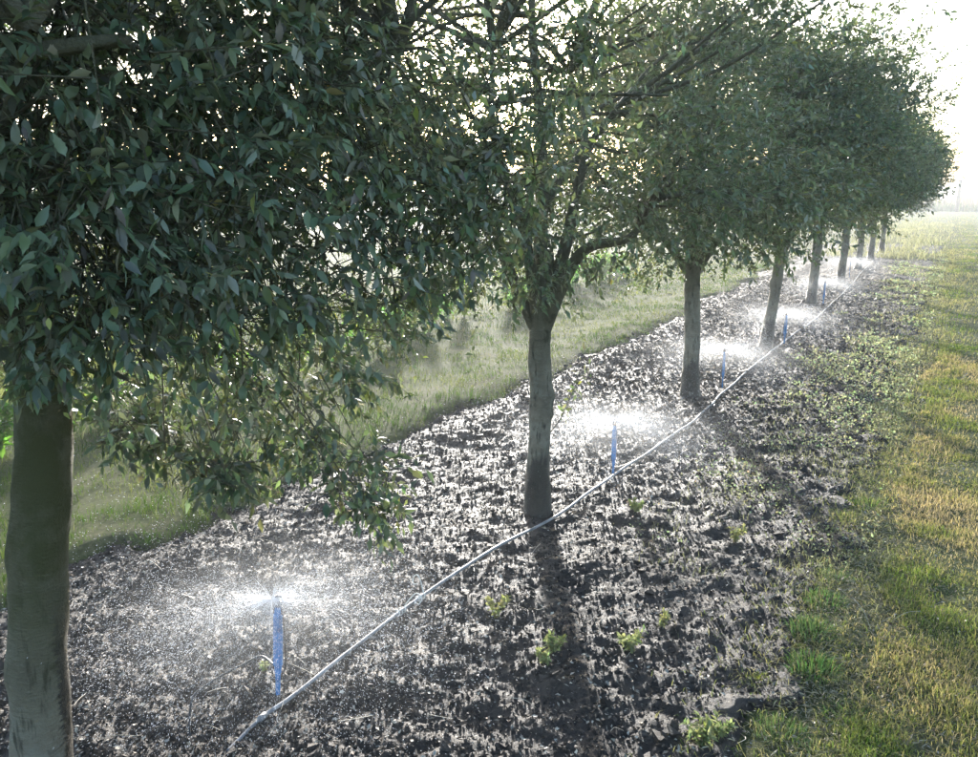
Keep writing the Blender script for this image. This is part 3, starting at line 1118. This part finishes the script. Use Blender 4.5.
HP = [(228, 745), (262, 716), (300, 690), (400, 612), (470, 567), (540, 525), (620, 470), (700, 415), (735, 382), (775, 348), (812, 322), (835, 301), (850, 285), (865, 269), (876, 259)]
ctrl = []
for i, (px, py) in enumerate(HP):
    g = gp(px, py, 0.05)
    z = max(gz(g[0], g[1]) + 0.02, 0.035)
    if i == 0:
        z = gz(g[0], g[1]) + 0.004
    ctrl.append((g[0], g[1], z))
hpts = curve_pts(ctrl, 24)
zz = ground_z(hpts[:, 0], hpts[:, 1])
hpts[12:, 2] = np.maximum(hpts[12:, 2], zz[12:] + 0.006)
kz = np.ones(21) / 21
zp = np.pad(hpts[:, 2], 10, mode='edge')
hpts[:, 2] = np.convolve(zp, kz, 'valid')
hpts[:, 0] += 0.05 * (fbm(hpts[:, 1] * 1.4, hpts[:, 1] * 0 + 4.2, 12, 2) - 0.5)
hpts[:, 2] += 0.022 * (fbm(hpts[:, 1] * 1.1, hpts[:, 1] * 0 + 1.2, 13, 2) - 0.55)
hose = empty('irrigation_hose', hpts[0])
tag(hose, 'long grey irrigation hose lying along the tree row', 'hose')
cut = 24
me = mk_mesh('pipe', *tube(hpts[cut:] - hpts[0], 0.0088, 10), None, True)
link('pipe', me, M['hose'], hose)
me = mk_mesh('end_pipe', *tube(hpts[:cut + 1] - hpts[0], 0.007, 8), None, True)
link('end_pipe', me, M['hose'], hose)
j0 = hpts[cut] - hpts[0]
j1 = hpts[cut + 4] - hpts[0]
link('coupling', mk_mesh('coupling', *tube(np.array([j0 - (j1 - j0) * .3, j0, j1]), [.011, .0135, .0135], 10), None, True), M['hose'], hose)
for (px, py, sgn) in [(398, 611, 1), (418, 598, -1)]:
    g = gp(px, py, 0.05)
    i = int(np.argmin(np.linalg.norm(hpts[:, :2] - g[:2], axis=1)))
    c = hpts[i]
    loops = []
    for a in np.linspace(0, 2 * np.pi * 2.2, 40):
        loops.append(c + np.array([0.016 * math.cos(a), 0.004 * a - 0.02, 0.016 * math.sin(a)]))
    e = loops[-1]
    tail = [e, e + np.array([.03 * sgn, .02, .05]), e + np.array([.06 * sgn, .03, .075]), e + np.array([.085 * sgn, .03, .05]), e + np.array([.075 * sgn, .02, .025]), e + np.array([.05 * sgn, .02, .03])]
    pts = np.vstack([loops, curve_pts(tail, 6)[1:]])
    tie = link('string_tie', mk_mesh('string_tie', *tube(pts - c, 0.0030, 5), None, True), M['tie'], None, c)
    tag(tie, 'pale curly string tied round the hose, %s of two' % ('nearer' if sgn > 0 else 'farther'), 'string', 'string ties on the hose')

# ------------------------------------------------------------------ sprinklers and their water
def box_tris(x0, x1, y0, y1, z0, z1, top=1.0):
    xm, ym = (x0 + x1) / 2, (y0 + y1) / 2
    V = []
    for z, s in ((z0, 1.0), (z1, top)):
        for (xx, yy) in ((x0, y0), (x1, y0), (x1, y1), (x0, y1)):
            V.append((xm + (xx - xm) * s, ym + (yy - ym) * s, z))
    F = [(0, 2, 1), (0, 3, 2), (4, 5, 6), (4, 6, 7)]
    for a in range(4):
        b = (a + 1) % 4
        F += [(a, b, b + 4), (a, b + 4, a + 4)]
    return np.array(V), np.array(F)


def stake_mesh():
    acc = Acc()
    h = 0.40
    # cross-shaped spike: broad ribbed upper blade, narrower foot, pointed end in the soil
    prof = [(-.10, .003), (-.04, .008), (.08, .010), (.13, .016), (.36, .018), (h, .013)]
    for turn in (0, 1):
        w = 1.0 if turn == 0 else 0.55
        for (z0, a), (z1, b) in zip(prof[:-1], prof[1:]):
            t = .0032
            V = np.array([(-a * w, -t, z0), (a * w, -t, z0), (a * w, t, z0), (-a * w, t, z0), (-b * w, -t, z1), (b * w, -t, z1), (b * w, t, z1), (-b * w, t, z1)])
            if turn:
                V = V[:, [1, 0, 2]] * np.array([1, -1, 1])
            F = [(0, 2, 1), (0, 3, 2), (4, 5, 6), (4, 6, 7)]
            for q in range(4):
                r = (q + 1) % 4
                F += [(q, r, r + 4), (q, r + 4, q + 4)]
            acc.add(V, F)
    for s in (-1, 1):                                            # edge ribs
        acc.add(*box_tris(s * .016 - .0028, s * .016 + .0028, -.007, .007, .135, .365))
    acc.add(*tube([(0, 0, .30), (0, 0, .41)], .0085, 10))
    return acc.mesh('stake')


def arc(r, z, n=12):
    return np.array([(r * math.cos(a), 0, z + r * 1.5 * math.sin(a)) for a in np.linspace(0, math.pi, n)])


stake_me = stake_mesh()
noz = Acc()
noz.add(*tube([(0, 0, .400), (0, 0, .420), (0, 0, .422), (0, 0, .434)], [.014, .014, .008, .006], 12))
noz_me = noz.mesh('nozzle')
bridge_me = mk_mesh('bridge', *tube(arc(.018, .420), .0032, 6), None, True)
spin = Acc()
spin.add(*tube([(0, 0, .437), (0, 0, .444)], [.009, .003], 10))
spin.add(*box_tris(-.012, .012, -.002, .002, .438, .441))
spin_me = spin.mesh('spinner')


def spray_meshes(nd, rs):
    """droplets on their ballistic paths, and the fine jets leaving the nozzle"""
    g = 9.81
    az = rs.uniform(0, 2 * np.pi, nd)
    jets = rs.uniform(0, 2 * np.pi, 60)
    az = np.where(rs.random(nd) < 0.45, jets[rs.integers(0, 60, nd)] + rs.normal(0, .02, nd), az)
    el = np.radians(np.where(rs.random(nd) < 0.10, rs.uniform(12, 45, nd), rs.normal(3, 10, nd)))
    sp = rs.uniform(2.6, 6.4, nd)
    tmax = (sp * np.sin(el) + np.sqrt((sp * np.sin(el)) ** 2 + 2 * g * .42)) / g
    tt = tmax * rs.random(nd) ** 1.3
    drag = 1 / (1 + 3.0 * tt)
    r = sp * np.cos(el) * tt * drag
    z = .437 + sp * np.sin(el) * tt - .5 * g * tt * tt * (0.75)
    k = z > 0.0
    az, el, sp, tt, r, z = az[k], el[k], sp[k], tt[k], r[k], z[k]
    n_ = len(r)
    P = np.stack([np.cos(az) * r, np.sin(az) * r, z], -1)
    vel = norm(np.stack([np.cos(az) * sp * np.cos(el), np.sin(az) * sp * np.cos(el), sp * np.sin(el) - g * tt], -1))
    s1 = norm(np.cross(vel, np.array([0.1, 0.2, 1.0])))
    s2 = np.cross(vel, s1)
    w = rs.uniform(.0003, .0009, n_)[:, None]
    l = w * rs.uniform(3, 8, n_)[:, None]
    V = np.stack([P + s1 * w, P - s1 * w * .5 + s2 * w * .87, P - s1 * w * .5 - s2 * w * .87, P + vel * l], 1).reshape(-1, 3)
    T = np.array([[0, 1, 3], [1, 2, 3], [2, 0, 3], [0, 2, 1]])[None] + (np.arange(n_) * 4)[:, None, None]
    drops = mk_mesh('droplets', V, T.reshape(-1, 3), None)
    acc = Acc()
    for a in jets:
        e = math.radians(rs.normal(6, 9))
        L_ = rs.uniform(.05, .16)
        d = np.array([math.cos(a) * math.cos(e), math.sin(a) * math.cos(e), math.sin(e)])
        s = np.array([0, 0, .437])
        acc.add(*tube([s + d * .008, s + d * L_ * .5, s + d * L_ - np.array([0, 0, .01])], [.0009, .0007, .0003], 4, cap=False))
    return drops, acc.mesh('jets')


drops_me, jets_me = spray_meshes(55000, np.random.default_rng(5))
def mist_mesh(r0, hz, zc):
    a = np.linspace(0, np.pi, 13)
    prof = np.stack([np.zeros(13), np.zeros(13), zc - hz * np.cos(a)], -1)
    return mk_mesh('mist', *tube(prof, r0 * np.sin(a) + 0.002, 28), None, True)


def mist_mat(name, dens, r0, hz, zc):
    m, nt, out = new_mat(name)
    L = nt.links.new
    tc = N(nt, 'ShaderNodeTexCoord')
    mp = N(nt, 'ShaderNodeMapping')
    mp.inputs['Location'].default_value = (0, 0, -zc / hz)
    mp.inputs['Scale'].default_value = (1 / r0, 1 / r0, 1 / hz)
    L(tc.outputs['Object'], mp.inputs['Vector'])
    gr = N(nt, 'ShaderNodeTexGradient', gradient_type='QUADRATIC_SPHERE')
    L(mp.outputs[0], gr.inputs['Vector'])
    no = noise(nt, tc.outputs['Object'], 5.0, 2)
    pw = N(nt, 'ShaderNodeMath', operation='POWER')
    L(gr.outputs['Fac'], pw.inputs[0])
    pw.inputs[1].default_value = 1.5
    m1 = N(nt, 'ShaderNodeMath', operation='MULTIPLY')
    L(pw.outputs[0], m1.inputs[0])
    L(no.outputs['Fac'], m1.inputs[1])
    m2 = N(nt, 'ShaderNodeMath', operation='MULTIPLY')
    L(m1.outputs[0], m2.inputs[0])
    m2.inputs[1].default_value = dens
    v_ = N(nt, 'ShaderNodeVolumePrincipled')
    v_.inputs['Color'].default_value = (0.96, 0.98, 1.0, 1)
    L(m2.outputs[0], v_.inputs['Density'])
    v_.inputs['Anisotropy'].default_value = 0.45
    L(v_.outputs[0], out.inputs['Volume'])
    return m


MIST = (1.15, 0.22, 0.40)
M['mist'] = mist_mat('spray_mist', 0.95, *MIST)
mist_me = mist_mesh(*MIST)
SPR = [(278, 695, 'nearest blue sprinkler stake beside the grey hose end', 'nearest fan of sprinkler water low over the soil'),
       (613, 475, 'second blue sprinkler stake, right of the forked oak', 'second fan of sprinkler water, right of the forked oak'),
       (722, 390, 'third blue sprinkler stake, right of the third oak', 'third fan of sprinkler water, between third and fourth oaks'),
       (784, 345, 'fourth sprinkler stake, right of the leaning oak', 'fourth fan of sprinkler water, around the leaning oak'),
       (823, 305, 'fifth small sprinkler stake, right of the fifth oak', 'fifth fan of sprinkler water, by the fifth oak'),
       (849, 279, 'sixth tiny sprinkler stake far along the hose', 'sixth faint fan of sprinkler water far along the hose')]
for k, (px, py, la, lb) in enumerate(SPR):
    g = gp(px, py, 0.02)
    z = gz(g[0], g[1])
    s = empty('sprinkler', (g[0], g[1], z), 0.35 + k * 0.9)
    if k == 0:
        s.rotation_euler = (-0.04, 0.05, 0.5)
    tag(s, la, 'sprinkler', 'sprinklers along the hose')
    link('stake', stake_me, M['blue'], s)
    link('nozzle', noz_me, M['black'], s)
    link('bridge', bridge_me, M['black'], s)
    link('spinner', spin_me, M['black'], s)
    i = int(np.argmin(np.linalg.norm(hpts[:, :2] - g[:2], axis=1)))
    hp = hpts[min(i + 6, len(hpts) - 1)]
    cc, ss_ = math.cos(s.rotation_euler[2]), math.sin(s.rotation_euler[2])

    def loc(p):
        q = np.asarray(p) - np.array([g[0], g[1], z])
        return (cc * q[0] + ss_ * q[1], -ss_ * q[0] + cc * q[1], q[2])
    if k == 0:
        ctl = [(0.012, 0, .40), (.03, .0, .25), (.02, .01, .10)] + [loc(np.array([*gp(a, b, .05)[:2], gz(*gp(a, b, .05)[:2]) + hh_])) for a, b, hh_ in ((262, 672, .08), (243, 680, .085), (225, 688, .08), (205, 698, .065), (193, 708, .05), (189, 722, .01), (191, 735, -.05))]
    else:
        ctl = [(0.010, 0, .40), (.022, .004, .22), (.024, .01, .06), loc(hp)]
    tp = curve_pts(ctl, 7)
    link('feeder_tube', mk_mesh('feeder_tube', *tube(tp, 0.0052, 6), None, True), M['black'], s)
    w = empty('water_spray', (g[0], g[1], z), k * 1.1)
    tag(w, lb, 'water spray', 'sprays of the sprinklers')
    o = link('droplets', drops_me, M['water'], w)
    o['kind'] = 'stuff'
    o = link('jets', jets_me, M['water'], w)
    o['kind'] = 'stuff'
    link('mist', mist_me, M['mist'], w)['kind'] = 'stuff'


# ------------------------------------------------------------------ grass tufts and weeds as single plants
def tuft_mesh(name, n, rad, h, wid, dry, green):
    r = rad * np.sqrt(rng.random(n))
    a = rng.uniform(0, 6.283, n)
    P = np.stack([r * np.cos(a), r * np.sin(a), np.full(n, -.01)], -1)
    out = np.stack([np.cos(a), np.sin(a), np.zeros(n)], -1) + rng.normal(0, .4, (n, 3)) * np.array([1, 1, 0])
    hh = h * rng.uniform(.5, 1.1, n) * (1 - 0.4 * r / rad)
    c = np.array(green) * rng.uniform(.7, 1.3, (n, 1)) * (1 + rng.normal(0, .08, (n, 3)))
    dr = rng.random(n) < dry
    c[dr] = np.array([.33, .29, .15]) * rng.uniform(.7, 1.2, (dr.sum(), 1))
    V, T, C = blades(P, hh, np.full(n, wid) * rng.uniform(.6, 1.3, n), norm(out), rng.uniform(.2, 1.1, n) * (0.4 + r / rad), c)
    return mk_mesh(name, V, T, C)


TUFT = [(813, 672, .085, .13, .0060, 230, .04, (.085, .150, .055), 'bright green broad-leaved grass tuft at the bed edge'),
        (812, 634, .085, .12, .0045, 260, .06, (.085, .140, .062), 'green grass tuft just behind the bright broad-leaved one'),
        (826, 603, .085, .09, .0035, 240, .15, (.085, .16, .060), 'blue-green low grass tuft behind the two green ones'),
        (836, 578, .075, .09, .0030, 200, .2, (.085, .15, .070), 'small dull tuft farthest back at the bare strip'),
        (780, 733, .080, .09, .0030, 260, .18, (.085, .14, .055), 'round green tuft on bare soil near the bottom edge'),
        (852, 718, .085, .09, .0030, 280, .2, (.090, .15, .055), 'dark green tuft left of the lawn edge near the bottom'),
        (880, 750, .055, .05, .0110, 60, .0, (.065, .16, .045), 'bright flat-leaved green weed at the bottom right'),
        (868, 505, .11, .10, .0045, 240, .3, (.13, .20, .06), 'sunlit yellowish tuft beside the pale strip'),
        (850, 520, .10, .09, .0045, 200, .4, (.16, .20, .07), 'straw-coloured tuft left of the sunlit yellowish one'),
        (757, 680, .05, .06, .0050, 90, .1, (.19, .22, .045), 'small yellow-green weed left of the bright tuft'),
        (815, 757, .07, .07, .0030, 200, .3, (.10, .14, .08), 'greyish grass tuft cut by the bottom edge of the view')]
for (px, py, rad, h, wd, n_, dry, green, lab) in TUFT:
    g = gp(px, py, 0.0)
    o = link('grass_tuft', tuft_mesh('grass_tuft', int(n_ * 1.35), rad * 1.3, h * 0.95, wd * 0.8, dry, green), M['grass'], None, (g[0], g[1], gz(g[0], g[1])))
    tag(o, lab, 'grass tuft', 'grass tufts along the bed edge')


def weed_mesh(name, nst, h, leaf, green, spread_=0.6):
    acc = Acc()
    pp, ax = [], []
    for s in range(nst):
        a = rng.uniform(0, 6.283)
        d = np.array([math.cos(a) * spread_, math.sin(a) * spread_, 1.0])
        hh = h * rng.uniform(.6, 1.1)
        pts = curve_pts([(0, 0, -.01), d * hh * .5 * np.array([.7, .7, 1]), d * hh * np.array([1, 1, .9])], 5)
        acc.add(*tube(pts, np.linspace(.003, .0012, len(pts)) * (h / .2 + .5), 4, cap=False), np.array(green) * .8)
        for q in pts[2:]:
            for _ in range(3):
                pp.append(q)
                ax.append(rng.normal(0, .8, 3) + np.array([0, 0, .25]) + d * .2)
    pp, ax = np.array(pp), np.array(ax)
    R = leaf_frames(ax, np.array([0, 0, 1.0]) + rng.normal(0, .4, ax.shape))
    col = np.array(green) * rng.uniform(.7, 1.35, (len(pp), 1)) * (1 + rng.normal(0, .08, (len(pp), 3)))
    acc.add(*scatter_shape(pp, LEAF_MID[0], LEAF_MID[1], R, leaf * rng.uniform(.6, 1.2, len(pp)), col))
    return acc.mesh(name)


pale = (.24, .26, .13)
w_small = [weed_mesh('weed', 6, .09, .035, pale), weed_mesh('weed', 8, .11, .04, (.22, .25, .12)), weed_mesh('weed', 5, .12, .03, (.26, .26, .13))]
WEED = [(545, 672, 'pale seedling clump on the tree shadow near the bottom'), (553, 660, 'taller pale weed in the shadow of the forked oak'),
        (660, 632, 'yellowish weed clump in the sunlit soil right of the shadow'), (630, 655, 'pale leafy weed left of the yellowish clump'),
        (636, 518, 'small pale weed below the second sprinkler'), (735, 545, 'low yellow weed in the dark soil near the right edge'),
        (700, 750, 'green weed at the bottom edge of the bed'), (720, 742, 'pale weed beside the straw at the bottom'),
        (495, 625, 'pale weed by the pipe near the nearest spray'), (265, 680, 'tiny yellow seedling next to the nearest sprinkler stake')]
for k, (px, py, lab) in enumerate(WEED):
    g = gp(px, py, 0.0)
    o = link('weed', w_small[k % 3], M['weed'], None, (g[0], g[1], gz(g[0], g[1])))
    sc_ = rng.uniform(.7, 1.1) * (0.45 if k == 9 else 1)
    o.scale = (sc_, sc_, sc_)
    o.rotation_euler = (0, 0, rng.uniform(0, 6.28))
    tag(o, lab, 'weed', 'weeds in the soil bed')

# low ground cover on the right half of the bed from the third oak onwards
n = 42000
x = rng.uniform(0.35, 2.0, n)
y = 4.6 * (34 / 4.6) ** rng.random(n)
dens = fbm(x * 2.3, y * 1.6, 71, 3) + 0.10 * np.exp(-((y - 7.5) / 2.5) ** 2)
k = (rng.random(n) < np.clip((dens - .50) * 6, 0, 1) * smooth(0.3, 1.1, x) * (0.35 + 0.65 * smooth(5.0, 6.5, y)))
x, y = x[k], y[k]
n = len(x)
P = np.stack([x, y, ground_z(x, y) + .012], -1)
sc = np.clip(y / 6, 1, 2.6)
R = leaf_frames(rng.normal(0, 1, (n, 3)) + np.array([0, 0, .35]), np.array([0, 0, 1.0]) + rng.normal(0, .5, (n, 3)))
col = np.array([.29, .30, .20]) * rng.uniform(.6, 1.35, (n, 1)) * (1 + rng.normal(0, .1, (n, 3)))
gc = link('ground_cover', mk_mesh('ground_cover', *scatter_shape(P, LEAF_TWO[0] * np.array([1.3, 1, 1]), LEAF_TWO[1], R, .019 * sc * rng.uniform(.6, 1.3, n), col)), M['weed'])
tag(gc, 'pale green seedlings carpeting the sunny half of the soil bed', 'seedlings', kind='stuff')

n = 16000
x = rng.uniform(0.5, 2.1, n)
y = 4.2 * (34 / 4.2) ** rng.random(n)
k = rng.random(n) < np.clip((fbm(x * 2.0, y * 1.5, 73, 3) - .40) * 5, 0, 1) * smooth(0.5, 1.3, x)
x, y = x[k], y[k]
n = len(x)
P = np.stack([x, y, ground_z(x, y)], -1)
pg = link('thin_weeds', mk_mesh('thin_weeds', *blades(P, rng.uniform(.02, .075, n), .0026 * np.clip(y / 5, 1, 4), rand_dir(n), rng.uniform(.3, 1.4, n),
                                np.array([.34, .33, .21]) * rng.uniform(.6, 1.25, (n, 1)))), M['grass'])
tag(pg, 'thin pale grass weeds along the sunny right half of the bed', 'weeds', kind='stuff')

# leafy weeds beyond the left lawn
kits = [weed_mesh('leafy_weed', 12, .42, .085, (.15, .29, .05), .35), weed_mesh('leafy_weed', 14, .36, .075, (.12, .27, .055), .45), weed_mesh('leafy_weed', 10, .5, .09, (.20, .27, .055), .3)]
k = 0
for i in range(44):
    yy = 2.4 + 0.42 * i + rng.normal(0, .12)
    xx = -4.15 - 0.06 * yy + rng.normal(0, .28)
    o = link('leafy_weed', kits[i % 3], M['weed'], None, (xx, yy, gz(xx, yy)))
    s_ = rng.uniform(1.0, 1.6)
    o.scale = (s_, s_, s_ * rng.uniform(.8, 1.2))
    o.rotation_euler = (0, 0, rng.uniform(0, 6.28))
    tag(o, 'bright green leafy weed in the strip beyond the left lawn', 'weed', 'leafy weeds beyond the left lawn')

# pale tall weeds gone to seed where the row ends
n = 9000
x = rng.normal(0.2, 1.2, n)
y = 29 + 34 * rng.random(n) ** 1.3
k = (x < 1.9) & (x > -3) & (rng.random(n) < np.clip((fbm(x * 1.2, y * .6, 91, 3) - .3) * 4, 0.1, 1))
x, y = x[k], y[k]
n = len(x)
P = np.stack([x, y, ground_z(x, y)], -1)
colr = np.array([.36, .34, .24]) * rng.uniform(.5, 1.15, (n, 1))
sw = link('seed_weeds', mk_mesh('seed_weeds', *blades(P, rng.uniform(.08, .30, n), np.full(n, .022), rand_dir(n), rng.uniform(.1, .9, n), colr)), M['grass'])
tag(sw, 'pale seeding weeds past the last oak at the end of the bed', 'weeds', kind='stuff')

# ------------------------------------------------------------------ far side of the field
n = 16000
x = rng.uniform(-190, 60, n)
y = 112 + rng.normal(0, 2.0, n) - 0.05 * np.abs(x)
P = np.stack([x, y, np.zeros(n)], -1)
top = 1.7 + 1.9 * fbm(x * .22, y * 0, 81, 3)
colr = np.array([.25, .18, .14]) * rng.uniform(.6, 1.2, (n, 1))
reed = link('reed_belt', mk_mesh('reed_belt', *blades(P, top * rng.uniform(.6, 1.15, n), np.full(n, .10), rand_dir(n), rng.uniform(0, .3, n), colr)), M['grass'])
tag(reed, 'dry pinkish reeds along the far edge of the field', 'reeds', kind='stuff')
n = 9000
x = rng.uniform(-190, 60, n)
y = 107 + rng.normal(0, 1.0, n) - 0.05 * np.abs(x)
P = np.stack([x, y, np.zeros(n)], -1)
colr = np.array([.10, .13, .05]) * rng.uniform(.6, 1.3, (n, 1))
fr = link('field_edge_growth', mk_mesh('field_edge_growth', *blades(P, rng.uniform(.4, 1.3, n), np.full(n, .14), rand_dir(n), rng.uniform(0, .6, n), colr)), M['grass'])
tag(fr, 'dark green rough growth at the foot of the far reeds', 'undergrowth', kind='stuff')
g = gp(958, 207.5, 0)
post = Acc()
post.add(*tube([(0, 0, -.2), (0, 0, 2.6), (.02, 0, 3.4)], [.20, .18, .15], 10, .1, 3))
po = link('fence_post', post.mesh('fence_post', True), M['wood'], None, (CAM[0] + (g[0] - CAM[0]) * .9, g[1] * .78, 0))
tag(po, 'dark wooden post before the far reeds at the right edge', 'post')

# ------------------------------------------------------------------ damp morning air
m, nt, out = new_mat('damp_air')
vol = N(nt, 'ShaderNodeVolumePrincipled')
vol.inputs['Color'].default_value = (0.93, 0.96, 1.0, 1)
vol.inputs['Density'].default_value = 0.0022
vol.inputs['Anisotropy'].default_value = 0.5
nt.links.new(vol.outputs[0], out.inputs['Volume'])
V, T = box_tris(-720, 720, -320, 1520, -1.2, 6.5)
hz = link('haze', mk_mesh('haze', V, T), m)
tag(hz, 'thin damp haze hanging over the whole orchard', 'haze', kind='stuff')
